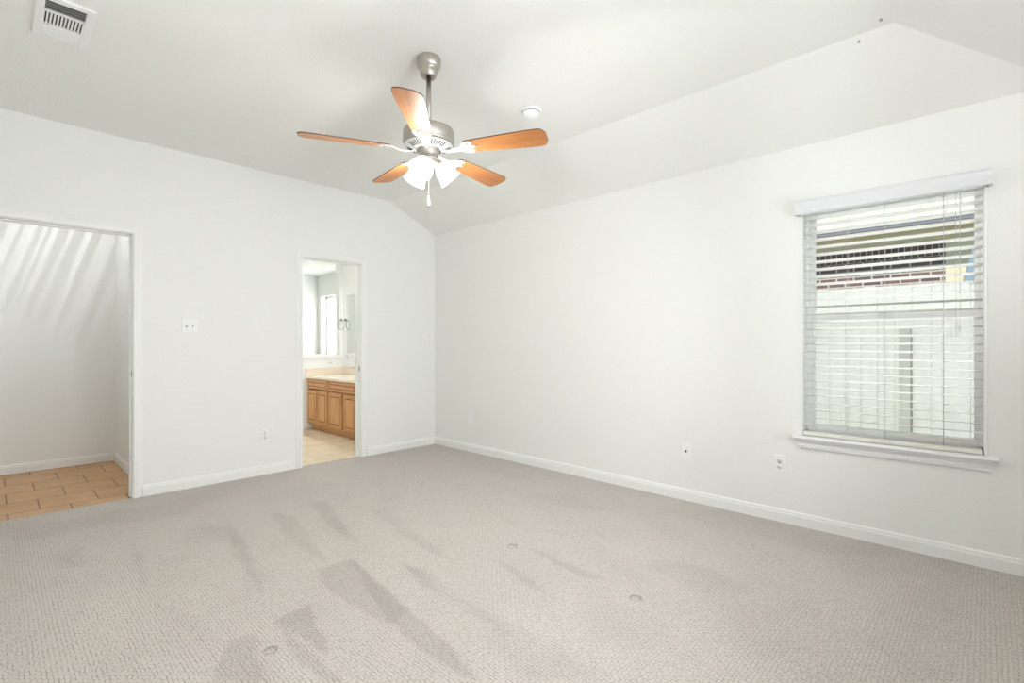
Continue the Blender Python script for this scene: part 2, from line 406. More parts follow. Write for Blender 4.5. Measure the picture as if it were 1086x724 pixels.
# carpet runs into the two doorways
b0 = len(verts)
for x0, x1, yd in ((HD[0], HD[1], .012), (BD[0], BD[1], .05)):
    k = len(verts); verts += [(x0, 0, 0), (x1, 0, 0), (x1, yd, 0), (x0, yd, 0)]; faces.append((k, k+1, k+2, k+3))
me = bpy.data.meshes.new('floor'); me.from_pydata(verts, [], faces)
at = me.attributes.new('pile', 'FLOAT', 'POINT'); at.data.foreach_set('value', [pile(v[0], v[1]) for v in verts])
me.materials.append(M['carpet'])
structure(bpy.data.objects.new('floor', me)); COL.objects.link(bpy.data.objects['floor'])

s = MB(); s.box(XL-.3, .14, YR-.3, .12, -.18, -.012); structure(s.build('floor_slab', M['duct']))
s = MB(); s.box(-4.3, -2.6, .012, 1.8, -.18, -.004); structure(s.build('floor_hall', M['hall_tile']))
s = MB(); s.box(-2.55, .75, .05, 4.5, -.18, -.004); structure(s.build('floor_bathroom', M['bath_tile']))

def wall_y(name, y0, y1, x0, x1, ztop, holes, m='wall', z0=0.0):
    """wall lying along X with rectangular openings (x0,x1,z0,z1)"""
    b = MB(); xs = x0
    for h in sorted(holes):
        b.box(xs, h[0], y0, y1, z0, ztop)
        if h[2] > z0+.01: b.box(h[0], h[1], y0, y1, z0, h[2])
        b.box(h[0], h[1], y0, y1, h[3], ztop); xs = h[1]
    b.box(xs, x1, y0, y1, z0, ztop); return structure(b.build(name, M[m]))
def wall_x(name, x0, x1, y0, y1, ztop, holes, m='wall', z0=0.0):
    b = MB(); ys = y0
    for h in sorted(holes):
        b.box(x0, x1, ys, h[0], z0, ztop)
        if h[2] > z0+.01: b.box(x0, x1, h[0], h[1], z0, h[2])
        b.box(x0, x1, h[0], h[1], h[3], ztop); ys = h[1]
    b.box(x0, x1, ys, y1, z0, ztop); return structure(b.build(name, M[m]))
wall_y('wall_back', 0, .12, XL-.12, .14, 2.86, [(HD[0]-.018, HD[1]+.018, 0, HD[2]+.018), (BD[0]-.018, BD[1]+.018, 0, BD[2]+.018)], z0=-.01)
wall_x('wall_right', 0, .14, YR-.12, 0, 2.62, [(WN[0], WN[1], WN[2]-.03, WN[3])], z0=-.01)
wall_x('wall_left', XL-.12, XL, YR-.12, 0, 2.86, [], z0=-.01)
wall_y('wall_rear', YR-.12, YR, XL, 0, 2.62, [(-2.85, -1.95, .65, 2.05), (-1.45, -.55, .65, 2.05)], z0=-.01)
# ceiling: flat field, slope down to the right wall, slope down to the rear wall meeting in a hip
c = MB(); xc, yc = -RUN, YR+RUN
def V(*p): return c.bm.verts.new(p)
A = V(XL-.12, .12, H); B = V(xc, .12, H); C_ = V(xc, yc, H); D = V(XL-.12, yc, H)
e = .14*(H-HS)/RUN
E1 = V(.14, .12, HS-e); F1 = V(.14, YR-.14, HS-e); G1 = V(XL-.12, YR-.14, HS-e)
top = [V(XL-.12, .12, H+.2), V(.14, .12, H+.2), V(.14, YR-.14, H+.2), V(XL-.12, YR-.14, H+.2)]
for f in ([A, B, C_, D], [B, E1, F1, C_], [D, C_, F1, G1], top, [A, B, E1, top[1], top[0]], [E1, F1, top[2], top[1]], [F1, G1, top[3], top[2]], [G1, D, A, top[0], top[3]]):
    c._f(f)
structure(c.build('ceiling', M['ceil']))

# hall beyond the left doorway
wall_y('wall_hall_back', 1.67, 1.79, -4.3, -2.64, 2.6, [])
wall_x('wall_hall_right', -2.76, -2.64, .12, 1.67, 2.6, [])
wall_x('wall_hall_left', -4.3, -4.18, .12, 1.67, 2.6, [])
s = MB(); s.box(-4.3, -2.64, .12, 1.79, 2.6, 2.7); structure(s.build('ceiling_hall', M['ceil']))
# bathroom beyond the right doorway, with the tub room behind a half-height wall
wall_x('wall_bathroom_left', -2.45, -2.33, .12, 4.33, 2.44, [])
wall_x('wall_bathroom_right', -.06, .12, .12, 2.21, 2.44, [])
wall_y('wall_bathroom_column', 2.09, 2.21, -.125, -.06, 2.44, [])
wall_y('wall_bathroom_half', 2.09, 2.21, -1.6, -.125, .985, [])
s = MB(); s.box(-1.62, -.125, 2.065, 2.235, .985, 1.03, .006); s.box(-1.6, -.125, 2.078, 2.09, .955, .985); structure(s.build('trim_1', M['trim']))
wall_y('wall_bathroom_back', 4.33, 4.45, -2.45, .85, 2.44, [])
wall_x('wall_bathroom_window', .6, .80, 2.21, 4.33, 2.44, [(2.75, 4.21, .95, 2.06)])
wall_y('wall_bathroom_return', 2.09, 2.21, .12, .80, 2.44, [])
s = MB(); s.box(-2.45, .85, .12, 4.45, 2.44, 2.56); structure(s.build('ceiling_bathroom', M['ceil']))
s = MB()
s.box(-2.33, .6, 4.318, 4.33, 0, .085, .004); structure(s.build('baseboard_bathroom_back', M['trim']))
s = MB(); s.box(-1.6, -.62, 2.078, 2.09, 0, .085, .004); structure(s.build('baseboard_bathroom_half', M['trim']))

# tub-room window
wt = structure(empty('window_2', (.73, 3.43, .95)))
s = MB()
for a in ((2.75, 2.80), (4.16, 4.21), (3.36, 3.41)): s.box(.70, .76, a[0], a[1], .95, 2.06, .004)
for a in ((.95, 1.0), (2.01, 2.06)): s.box(.70, .76, 2.75, 4.21, a[0], a[1], .004)
s.build('window_frame', M['vinyl'], wt, T(-.73, -3.43, -.95))
s = MB(); s.box(.728, .732, 2.8, 4.16, 1.0, 2.01); s.build('window_pane', M['frost'], wt, T(-.73, -3.43, -.95))

# rear windows, unseen, made up to let the rear fill in
for i, (a, b_) in enumerate(((-2.85, -1.95), (-1.45, -.55))):
    wr = structure(empty('window_%d' % (i+3), ((a+b_)/2, YR-.06, .65)))
    s = MB(); mm = T(-(a+b_)/2, -YR+.06, -.65)
    for x in ((a, a+.045), (b_-.045, b_)): s.box(x[0], x[1], YR-.09, YR-.03, .65, 2.05, .004)
    for z in ((.65, .70), (1.33, 1.37), (2.0, 2.05)): s.box(a, b_, YR-.09, YR-.03, z[0], z[1], .004)
    s.build('window_frame', M['vinyl'], wr, mm)
    s = MB(); s.box(a+.045, b_-.045, YR-.062, YR-.058, .70, 2.0); s.build('window_pane', M['glass'], wr, mm)

# baseboards
BP = [(0, 0), (.014, 0), (.014, .060), (.011, .068), (.011, .076), (.006, .085), (0, .085)]
s = MB(); s.prism([(-x, z) for x, z in BP], 'y', YR, 0); structure(s.build('baseboard_right', M['trim']))
for nm, a, b_ in (('baseboard_back', HD[1]+.066, BD[0]-.066), ('baseboard_back_corner', BD[1]+.066, -.0), ('baseboard_back_left', XL, HD[0]-.066)):
    s = MB(); s.prism([(-x, z) for x, z in BP], 'x', a, b_); structure(s.build(nm, M['trim']))
s = MB(); s.prism([(XL+x, z) for x, z in BP], 'y', YR, 0); structure(s.build('baseboard_left', M['trim']))
s = MB(); s.prism([(YR+x, z) for x, z in BP], 'x', XL, 0); structure(s.build('baseboard_rear', M['trim']))
s = MB(); s.prism([(1.67-x, z) for x, z in BP], 'x', -4.18, -2.76); structure(s.build('baseboard_hall_back', M['trim']))
s = MB(); s.prism([(-2.76-x, z) for x, z in BP], 'y', .12, 1.67); structure(s.build('baseboard_hall_right', M['trim']))

# door frames: jamb, stop, casing, strike plate
def doorway(idx, x0, x1, zt, strike_z):
    root = structure(empty('door_%d' % idx, ((x0+x1)/2, 0, 0))); mm = T(-(x0+x1)/2, 0, 0)
    s = MB()
    s.box(x0-.018, x0, -.001, .121, 0, zt+.018); s.box(x1, x1+.018, -.001, .121, 0, zt+.018); s.box(x0, x1, -.001, .121, zt, zt+.018)
    s.box(x0, x0+.011, .045, .082, 0, zt); s.box(x1-.011, x1, .045, .082, 0, zt); s.box(x0+.011, x1-.011, .045, .082, zt-.011, zt)
    s.build('door_jamb', M['trim'], root, mm)
    s = MB(); cw = .057
    # moulded casing: thick inner band, thinner outer band
    prof = [(0, .010), (.004, .014), (.030, .017), (.034, .011), (.052, .009), (cw, .004), (cw, 0), (0, 0)]
    rows = []
    for a, d in prof:
        pts = [(x0-.005-a, 0), (x0-.005-a, zt+.005+a), (x1+.005+a, zt+.005+a), (x1+.005+a, 0)]
        rows.append([s.bm.verts.new((x, -d, z)) for x, z in pts])
    for q in range(len(rows)):
        A_, B_ = rows[q], rows[(q+1) % len(rows)]
        for k in range(3): s._f([A_[k], A_[k+1], B_[k+1], B_[k]])
    s._f([r[0] for r in rows]); s._f([r[3] for r in rows])
    s.build('door_casing', M['trim'], root, mm)
    s = MB(); s.box(x1-.0015, x1+.001, .018, .040, strike_z-.028, strike_z+.028); s.use(M['brass'])
    sp = s.build('strike_plate', M['brass'], root, mm)
    s = MB(); s.box(x1-.003, x1-.001, .022, .034, strike_z-.012, strike_z+.012); s.build('latch_hole', M['dark'], sp)
doorway(1, *HD, .95); doorway(2, *BD, .92)

# ------------------------------------------------------------------ right window
y0, y1, z0, z1 = WN; wy, wx = (y0+y1)/2, .10
root = structure(empty('window_1', (wx, wy, z0))); mm = T(-wx, -wy, -z0)
s = MB()
for a, b_ in ((y0, y0+.030), (y1-.030, y1)): s.box(.065, .135, a, b_, z0-.01, z1, .003)
s.box(.065, .135, y0, y1, z1-.03, z1, .003); s.box(.065, .135, y0, y1, z0-.01, z0+.025, .003)
s.build('window_frame', M['vinyl'], root, mm)
zm = 1.345
def sash(nm, xa, xb, za, zb, scr=False):
    s = MB()
    s.box(xa, xb, y0+.028, y0+.052, za, zb, .003); s.box(xa, xb, y1-.060, y1-.028, za, zb, .003)
    s.box(xa, xb, y0+.05, y1-.058, za, za+.036, .003); s.box(xa, xb, y0+.05, y1-.058, zb-.034, zb, .003)
    o = s.build(nm, M['vinyl'], root, mm)
    s = MB(); s.box((xa+xb)/2-.002, (xa+xb)/2+.002, y0+.052, y1-.060, za+.036, zb-.034); s.build('window_pane', M['glass'], o)
    return o
sash('upper_sash', .104, .130, zm-.018, z1-.028)
ls = sash('lower_sash', .074, .100, z0+.024, zm+.018)
s = MB(); s.box(.060, .074, wy-.03, wy+.03, zm+.006, zm+.018, .002); s.box(.064, .074, wy-.012, wy+.02, zm+.018, zm+.026, .002); s.build('sash_lock', M['white'], ls)
s = MB(); s.box(.1335, .1345, y0+.03, y1-.03, z0+.02, zm); s.build('insect_screen', M['screen'], root, mm)

s = MB()
for a in (y0-.002, y1-.012): s.box(-.004, .066, a, a+.014, z0-.008, z1, .0015)
structure(s.build('trim_4', M['trim']))
# stool and moulded apron
s = MB()
s.prism([(-.052, -.004), (-.058, -.010), (-.058, -.016), (-.050, -.022), (0, -.022), (0, 0), (-.046, 0)], 'y', y0-.045, y1+.040, T(0, 0, z0-.008))
s.box(0, .07, y0, y1, z0-.030, z0-.008)
structure(s.build('trim_2', M['sill']))
s = MB(); za = z0-.030
prof = [(0, za), (-.044, za), (-.040, za-.010), (-.024, za-.018), (-.018, za-.030), (-.018, za-.036), (-.024, za-.040), (-.022, za-.056), (-.008, za-.062), (0, za-.062)]
# ends of the apron are mitred back towards the wall
b = s.bm; rows = []
for x, z in prof:
    ins = .006 + (z0-.030-z)*.30
    rows.append((b.verts.new((x, y0-.037+ins, z)), b.verts.new((x, y1+.032-ins, z))))
for i in range(len(rows)-1): s._f([rows[i][0], rows[i][1], rows[i+1][1], rows[i+1][0]])
s._f([rows[-1][0], rows[-1][1], rows[0][1], rows[0][0]]); s._f([r[0] for r in rows]); s._f([r[1] for r in rows][::-1])
structure(s.build('trim_3', M['sill']))

# ------------------------------------------------------------------ window blind
bl = empty('window_blind', (-.002, wy, z1)); mm = T(.002, -wy, -z1)
tag(bl, 'white horizontal slat blind with moulded valance, half open over the right wall window', 'blind')
s = MB()
vp = [(-.078, 2.006), (-.074, 2.014), (-.072, 2.030), (-.078, 2.050), (-.080, 2.074), (-.084, 2.080), (-.084, 2.088), (-.066, 2.088), (-.066, 2.004), (-.074, 2.000)]
s.prism(vp, 'y', y0-.020, y1+.022)
for ya in (y0-.020, y1+.010): s.box(-.068, -.001, ya, ya+.012, 2.004, 2.088)
s.build('valance', mat('valance_paint', (.73, .73, .75), .35), bl, mm)
s = MB(); s.box(-.055, -.002, y0+.016, y1-.016, 2.004, 2.078); s.build('headrail', M['white'], bl, mm)
TILT = .20; SW = .050; xb = .015
slatme = None; NS = 29; ztop_, zbot = 1.985, .662
for i in range(NS):
    zc = ztop_ + (zbot-ztop_)*i/(NS-1)
    if slatme is None:
        s = MB(); n = 6; A = []
        pts = []
        for k in range(n+1):
            u = -1+2*k/n; pts.append((u*SW/2, .0025*(1-u*u)))
        poly = pts + [(x, z-.0032) for x, z in reversed(pts)]
        s.prism(poly, 'y', -(y1-y0)/2+.018, (y1-y0)/2-.018)
        o = s.build('slat', M['slat'], bl); slatme = o
    else:
        o = slatme.copy(); COL.objects.link(o); o.parent = bl
    o.matrix_local = T(xb+.002, 0, zc-z1) @ Matrix.Rotation(TILT + random.uniform(-.02, .02), 4, 'Y')
s = MB(); s.box(xb-.027, xb+.027, y0+.018, y1-.018, z0-.006, z0+.018, .004); s.build('bottom_rail', M['slat'], bl, mm)
for fr in (.085, .29, .50, .80 - .0):   # ladder cords, measured from the left end
    yy = y1 - fr*(y1-y0) + (.0)
    s = MB()
    for x in (xb-.027, xb+.027): s.tube([(x, yy, z0+.01), (x, yy, 2.02)], .0010, 6)
    s.build('ladder_cord', M['cord'], bl, mm)
s = MB(); yy = y0+.105
s.tube([(-.030, yy, 2.02), (-.032, yy, 1.30), (-.032, yy, 1.25)], .0014, 6); s.tube([(-.030, yy+.018, 2.02), (-.032, yy+.016, 1.25)], .0012, 6)
lc = s.build('lift_cord', M['cord'], bl, mm)
s = MB()
for d in (0, .016): s.lathe([(0, .022), (.003, .022), (.006, .0), (.0055, -.006), (0, -.006)], 12, T(-.032, yy+d, 1.235-d*.5))
s.build('cord_tassel', M['white'], lc)
s = MB(); yy = y1-.035
s.tube([(-.028, yy, 2.02), (-.030, yy, 1.27)], .0012, 6); wnd = s.build('tilt_cord', M['cord'], bl, mm)
s = MB(); s.lathe([(0, .02), (.003, .02), (.0055, 0), (0, -.004)], 12, T(-.030, yy, 1.255)); s.build('cord_tassel', M['white'], wnd)

# ------------------------------------------------------------------ ceiling fan
FX, FY = -1.970, -2.515
fan = empty('ceiling_fan', (FX, FY, H))
tag(fan, 'five-blade brown wood ceiling fan with nickel motor and three lit glass shades', 'ceiling fan')
Z = lambda z: z-H
s = MB(); s.lathe([(0, 0), (.064, 0), (.066, -.005), (.067, -.012), (.066, -.036), (.062, -.048), (.053, -.058), (.048, -.062), (.049, -.066), (.047, -.082), (.041, -.098), (.036, -.104), (.024, -.105), (.020, -.090), (0, -.090)], 48)
s.build('canopy', M['nickel'], fan)
s = MB(); s.lathe([(0, -.09), (.0135, -.09), (.0135, Z(2.36)), (0, Z(2.36))], 24); s.build('downrod', M['nickel'], fan)
s = MB(); s.lathe([(0, Z(2.378)), (.024, Z(2.378)), (.028, Z(2.366)), (.060, Z(2.360)), (.118, Z(2.354)), (.134, Z(2.346)), (.139, Z(2.334)), (.139, Z(2.286)), (.136, Z(2.281)), (.139, Z(2.276)), (.134, Z(2.268)), (.125, Z(2.263)), (.070, Z(2.240)), (0, Z(2.240))], 64)
mot = s.build('motor_housing', M['nickel'], fan)
# vented underside
s = MB(); s.lathe([(.072, Z(2.2385)), (.130, Z(2.2635)), (.130, Z(2.2615)), (.072, Z(2.2365))], 64, cap=False); s.build('vent_plate', M['enamel'], mot)
for g in range(5):
    s = MB()
    for k in range(6):
        a = math.radians(9+36) + g*2*PI/5 + (k-2.5)*.135
        s.box(.086, .120, -.0018, .0018, -.003, .003, mtx=RZ(a) @ T(0, 0, Z(2.2495)) @ T(.101, 0, 0) @ Matrix.Rotation(-.405, 4, 'Y') @ T(-.101, 0, 0))
    s.build('vent_slots', M['dark'], mot)
s = MB(); s.lathe([(0, Z(2.245)), (.062, Z(2.245)), (.062, Z(2.234)), (.051, Z(2.228)), (.051, Z(2.196)), (.055, Z(2.192)), (.055, Z(2.186)), (.050, Z(2.182)), (.0, Z(2.184))], 48)
s.build('switch_housing', M['nickel'], fan)
s = MB(); s.lathe([(0, Z(2.186)), (.047, Z(2.186)), (.050, Z(2.178)), (.050, Z(2.168)), (.040, Z(2.150)), (.020, Z(2.140)), (.010, Z(2.128)), (0, Z(2.126))], 40)
s.build('light_fitter', M['nickel'], fan)
R0, R1 = .205, .662
def blade_mesh():
    s = MB(); s.use(M['blade'])
    # outline: narrow root, widening towards a rounded-corner tip
    up, lo = [], []
    n = 26
    for i in range(n+1):
        u = i/n; x = R0+(R1-R0)*u; hw = .049+.021*min(1, u*1.25)
        rc = .040
        if x > R1-rc: hw -= rc*(1-math.sqrt(max(0, 1-((x-(R1-rc))/rc)**2)))*.95
        if x < R0+.022: hw -= .022*(1-math.sqrt(max(0, 1-(((R0+.022)-x)/.022)**2)))
        up.append((x, hw)); lo.append((x, -hw))
    poly = up + lo[::-1]
    top = [s.bm.verts.new((x, y, .003)) for x, y in poly]; bot = [s.bm.verts.new((x, y, -.003)) for x, y in poly]
    s._f(top); s._f(bot[::-1]); s.use(M['blade_edge'])
    n = len(poly)
    for i in range(n): s._f([top[i], bot[i], bot[(i+1) % n], top[(i+1) % n]])
    return s
def iron_mesh():
    s = MB()
    # arm from the motor, dipping and widening into a forked plate under the blade
    arm = [(.070, -.004), (.100, -.014), (.130, -.018), (.160, -.014), (.190, -.0075)]
    w_ = [.014, .010, .010, .014, .022]
    A = []
    for (x, z), ww in zip(arm, w_):
        A.append([s.bm.verts.new((x, yy, z+dz)) for yy, dz in ((-ww, -.003), (ww, -.003), (ww, .003), (-ww, .003))])
    for a, b_ in zip(A, A[1:]):
        for k in range(4): s._f([a[k], a[(k+1) % 4], b_[(k+1) % 4], b_[k]], False)
    s._f(A[0]); s._f(A[-1][::-1])
    ol = [(.186, -.020), (.200, -.034), (.222, -.046), (.246, -.046), (.262, -.036), (.256, -.022), (.240, -.016), (.262, -.008), (.285, 0), (.262, .008), (.240, .016), (.256, .022), (.262, .036), (.246, .046), (.222, .046), (.200, .034), (.186, .020)]
    s.prism(ol, 'z', -.008, -.0032)
    return s
pitch = math.radians(-12)
proto = None
for k in range(5):
    a = math.radians(9) + k*2*PI/5
    mx = T(0, 0, Z(2.236)) @ RZ(a) @ Matrix.Rotation(pitch, 4, 'X')
    if proto is None:
        b1 = blade_mesh().build('blade', None, fan); i1 = iron_mesh().build('blade_bracket', M['enamel'], b1)
        s1 = []
        for x, yy in ((.238, -.034), (.238, .034), (.270, 0)):
            s = MB(); s.lathe([(0, -.0110), (.004, -.0108), (.006, -.009), (.006, -.0075), (0, -.0075)], 12, T(x, yy, 0)); s1.append(s.build('bracket_screw', M['brass'], b1))
        proto = (b1, i1, *s1)
        b1.matrix_local = mx
    else:
        b = proto[0].copy(); COL.objects.link(b); b.parent = fan; b.matrix_local = mx
        for q in proto[1:]:
            c2 = q.copy(); COL.objects.link(c2); c2.parent = b
# shades
def dirw(deg):
    d = RV*math.cos(math.radians(deg)) + FV*math.sin(math.radians(deg)); return math.atan2(d.y, d.x)
sh = None
for deg in (20, -100, 140):
    a = dirw(deg)
    # local frame: shade axis runs outward and down
    mx = RZ(a) @ T(.044, 0, Z(2.176)) @ Matrix.Rotation(math.radians(180-43), 4, 'Y')
    if sh is None:
        s = MB(); s.lathe([(0, -.012), (.014, -.012), (.018, -.004), (.026, .006), (.027, .022), (.024, .024), (0, .024)], 28); sk = s.build('lamp_socket', M['nickel'], fan)
        s = MB(); s.lathe([(.0255, .014), (.030, .026), (.041, .042), (.048, .060), (.051, .080), (.056, .100), (.064, .116), (.062, .1165), (.054, .101), (.049, .080), (.046, .060), (.039, .043), (.028, .028), (.0235, .016)], 40, cap=False)
        gs = s.build('glass_shade', M['opal'], sk)
        s = MB(); s.lathe([(0, .024), (.013, .026), (.016, .045), (.024, .062), (.026, .078), (.019, .092), (0, .098)], 24); lb = s.build('light_bulb', M['opal'], sk); sh = (sk, gs, lb)
        sk.matrix_local = mx
    else:
        q = sh[0].copy(); COL.objects.link(q); q.parent = fan; q.matrix_local = mx
        for r in sh[1:]:
            c2 = r.copy(); COL.objects.link(c2); c2.parent = q
    # the bulb's own light, just under the rim
    p = Vector((FX, FY, H)) + (mx @ Vector((0, 0, .125)))
    light('fan_bulb', 'POINT', p, 12.0, (1.0, 0.97, 0.93), radius=.03)
s = MB(); cx_ = .012*FV.x*0
s.tube([(0.0, -.0, Z(2.130)), (0, 0, Z(1.985))], .0016, 6)
pc = s.build('pull_chain', M['white'], fan)
s = MB(); s.lathe([(0, Z(1.99)), (.003, Z(1.988)), (.005, Z(1.970)), (.0065, Z(1.945)), (.006, Z(1.934)), (0, Z(1.934))], 16); s.build('pull_fob', M['white'], pc)
s = MB(); s.lathe([(0, Z(1.935)), (.0045, Z(1.935)), (.0045, Z(1.929)), (0, Z(1.929))], 12); s.build('fob_tip', M['blade_edge'], pc)

# ------------------------------------------------------------------ smoke detector
sd = empty('smoke_detector', (-1.134, -2.522, H)); tag(sd, 'round white smoke detector on the ceiling right of the fan', 'smoke detector')
s = MB(); s.lathe([(0, 0), (.072, 0), (.073, -.006), (.070, -.013), (.062, -.016), (0, -.016)], 48); s.build('base', M['white'], sd)
s = MB(); s.lathe([(0, -.014), (.058, -.014), (.058, -.022), (.052, -.034), (.040, -.044), (.018, -.050), (0, -.051)], 48); cvr = s.build('cover', M['white'], sd)
s = MB(); s.lathe([(.0585, -.0165), (.0595, -.0165), (.0595, -.0195), (.0585, -.0195)], 48, cap=False); s.build('vent_gap', M['duct'], cvr)
s = MB(); s.lathe([(0, -.050), (.009, -.050), (.009, -.055), (0, -.056)], 16); s.build('test_button', M['white'], sd)

# ------------------------------------------------------------------ ceiling air register
vx0, vx1, vy0, vy1 = -3.485, -3.280, -1.700, -1.290
ar = empty('air_register', ((vx0+vx1)/2, (vy0+vy1)/2, H)); tag(ar, 'white slotted air register on the ceiling above the hall doorway', 'air vent')
mm = T(-(vx0+vx1)/2, -(vy0+vy1)/2, -H); m_ = .032
s = MB()
zt, zb = H, H-.012
s.box(vx0, vx0+m_, vy0, vy1, zb, zt, .003); s.box(vx1-m_, vx1, vy0, vy1, zb, zt, .003)
s.box(vx0+m_, vx1-m_, vy0, vy0+m_, zb, zt); s.box(vx0+m_, vx1-m_, vy1-m_, vy1, zb, zt)
s.build('frame', M['white'], ar, mm)
s = MB(); s.box(vx0+m_, vx1-m_, vy0+m_, vy1-m_, H-.0012, H-.0002); s.build('duct_backing', M['duct'], ar, mm)
s = MB()   # blank strip, then a comb of bars, then long shallow louvres
s.box(vx0+m_, vx1-m_, -1.438, vy1-m_, zb+.002, zt-.002)
for i in range(3): s.box(vx0+m_, vx1-m_, -1.350-i*.028, -1.346-i*.028, zb-.001, zb+.003)
s.box(vx0+m_, vx1-m_, -1.566, -1.554, zb+.001, zt-.002)
for i in range(12):
    x = vx0+m_ + (vx1-vx0-2*m_)*(i+.0)/11.0
    s.box(x-.0033, x+.0033, -1.556, -1.436, zb+.001, zt-.002)
s.build('face_grille', M['white'], ar, mm)
s = MB()
for i in range(5):
    y = -1.585 - i*.024; s.box(vx0+m_, vx1-m_, y-.0035, y+.0035, zb+.004, zt-.003)
s.build('louvre_blades', mat('louvre_grey', (.22, .22, .21), .5), ar, mm)

# ------------------------------------------------------------------ wall plates
def plate(name, wall, u, z, gangs, kind, label, cat, w_=.070, h_=.115, group=None):
    """wall: 'back' (plane y=0, faces -Y), 'right' (x=0, faces -X) or a (matrix)"""
    if gangs == 2: w_ = .115
    mtx = T(u, 0, z) if wall == 'back' else T(0, u, z) @ RZ(-PI/2) if wall == 'right' else wall
    r = empty(name); r.matrix_world = mtx; tag(r, label, cat, group)
    s = MB(); s.box(-w_/2, w_/2, -.006, 0, -h_/2, h_/2, .0022); s.build('face_plate', M['white'], r)
    if kind == 'outlet':
        for dz in (.0195, -.0195):
            s = MB(); s.lathe([(0, 0), (.0165, 0), (.0165, .002), (0, .002)], 24, T(0, -.006, dz) @ Matrix.Rotation(PI/2, 4, 'X')); sk = s.build('receptacle', M['white'], r)
            s = MB()
            for dx in (-.0063, .0063): s.box(dx-.0012, dx+.0012, -.0086, -.0079, dz+.0005, dz+.0085)
            s.box(-.0022, .0022, -.0086, -.0079, dz-.0105, dz-.0055); s.build('slots', M['dark'], sk)
        s = MB(); s.lathe([(0, 0), (.0028, 0), (.0028, .001), (0, .001)], 12, T(0, -.006, 0) @ Matrix.Rotation(PI/2, 4, 'X')); s.build('screw', M['brass'], r)
    if kind == 'switch':
        xs = (-.023, .023) if gangs == 2 else (0,)
        for i, dx in enumerate(xs):
            s = MB(); s.box(dx-.005, dx+.005, -.0068, -.0055, -.012, .012); ft = s.build('switch_slot', M['duct'], r)
            sg = 1 if i == 0 else -1
            s = MB(); s.box(-.0042, .0042, -.012, .004, -.004, .005, .001, T(dx, -.006, sg*.003) @ Matrix.Rotation(-sg*.5, 4, 'X')); s.build('switch_lever', M['white'], r)
            for dz in (-.030, .030):
                s = MB(); s.lathe([(0, 0), (.0026, 0), (.0026, .001), (0, .001)], 12, T(dx, -.006, dz) @ Matrix.Rotation(PI/2, 4, 'X')); s.build('screw', M['white'], r)
    if kind == 'coax':
        s = MB(); s.lathe([(0, 0), (.0075, 0), (.0075, .003), (.0055, .003), (.0055, .011), (0, .011)], 6, T(0, -.006, 0) @ Matrix.Rotation(PI/2, 4, 'X')); s.build('coaxial_jack', M['nickel'], r)
        s = MB(); s.lathe([(0, 0), (.0085, 0), (.0085, .004), (.0040, .0115), (0, .0115)], 16, T(0, -.006, 0) @ Matrix.Rotation(PI/2, 4, 'X')); s.build('jack_socket', M['dark'], r)
        for dz in (-.042, .042):
            s = MB(); s.lathe([(0, 0), (.0026, 0), (.0026, .001), (0, .001)], 12, T(0, -.006, dz) @ Matrix.Rotation(PI/2, 4, 'X')); s.build('screw', M['white'], r)
    return r
plate('light_switch', 'back', -2.503, 1.327, 2, 'switch', 'white double toggle light switch on the wall right of the hall doorway', 'light switch')
plate('power_outlet', 'back', -1.918, .353, 1, 'outlet', 'white power outlet low on the wall between the two doorways', 'outlet')
plate('wall_plate', 'right', -.632, .369, 1, 'blank', 'small white wall plate low on the right wall nearest the room corner', 'wall plate')
plate('cable_jack', 'right', -3.085, .370, 1, 'coax', 'white coaxial jack plate with a dark centre on the right wall', 'wall plate')
plate('power_outlet', 'right', -3.730, .384, 1, 'outlet', 'white duplex power outlet just left of the window sill', 'outlet')

# ------------------------------------------------------------------ bathroom
van = empty('bathroom_vanity', (-.3, 1.2, 0)); mm = T(.3, -1.2, 0)
tag(van, 'honey oak bathroom vanity cabinet with dark grooves seen through the doorway', 'cabinet')
VY0, VY1 = .30, 2.078
s = MB(); s.box(-.595, -.063, VY0, VY1, .085, .705); s.box(-.535, -.063, VY0, VY1-.02, 0, .085); s.build('carcass', M['oak'], van, mm)
def front(nm, ya, yb, za, zb, rail=.040):
    xf = -.595
    s = MB(); s.box(xf-.018, xf, ya, yb, za, zb, .003)
    o = s.build(nm, M['oak'], van, mm)
    # dark-coloured groove and the raised centre panel
    s = MB(); g = .010
    s.box(xf-.0188, xf-.017, ya+rail, yb-rail, za+rail, zb-rail); s.build('dark_groove', M['oak_dark'], o)
    s = MB(); s.box(xf-.0205, xf-.017, ya+rail+g, yb-rail-g, za+rail+g, zb-rail-g, .001); s.build('centre_panel', M['oak'], o)
for ya, yb in ((1.80, 2.055), (1.485, 1.755), (1.095, 1.430), (.745, 1.035), (.35, .70)):
    front('cabinet_door', ya, yb, .105, .545)
for ya, yb in ((1.485, 2.055), (.745, 1.430), (.35, .70)):
    front('drawer_front', ya, yb, .575, .688, .026)
s = MB()
for yy in (1.777, 1.457, 1.065, .722): s.box(-.5965, -.594, yy-.013, yy+.013, .105, .545)
for yy in (1.457, .722): s.box(-.5965, -.594, yy-.013, yy+.013, .575, .688)
s.box(-.5965, -.594, VY0, VY1, .550, .570)
s.build('shadow_stile', mat('oak_frame_shade', (.28, .12, .045), .5), van, mm)  # frame between the fronts in darker oak, shade put into the colour
ct = empty('countertop', (-.3, 1.2, .705)); mm = T(.3, -1.2, -.705); tag(ct, 'cream marble vanity countertop with beige backsplash', 'countertop')
s = MB(); s.box(-.625, -.063, VY0, VY1+.008, .705, .740, .006); s.build('slab', M['cream'], ct, mm)
s = MB(); s.box(-.625, -.083, 2.068, 2.088, .740, .840, .003); s.build('end_splash', M['splash'], ct, mm)
s = MB(); s.box(-.083, -.063, VY0, 2.088, .740, .840, .003); s.build('backsplash', M['splash'], ct, mm)
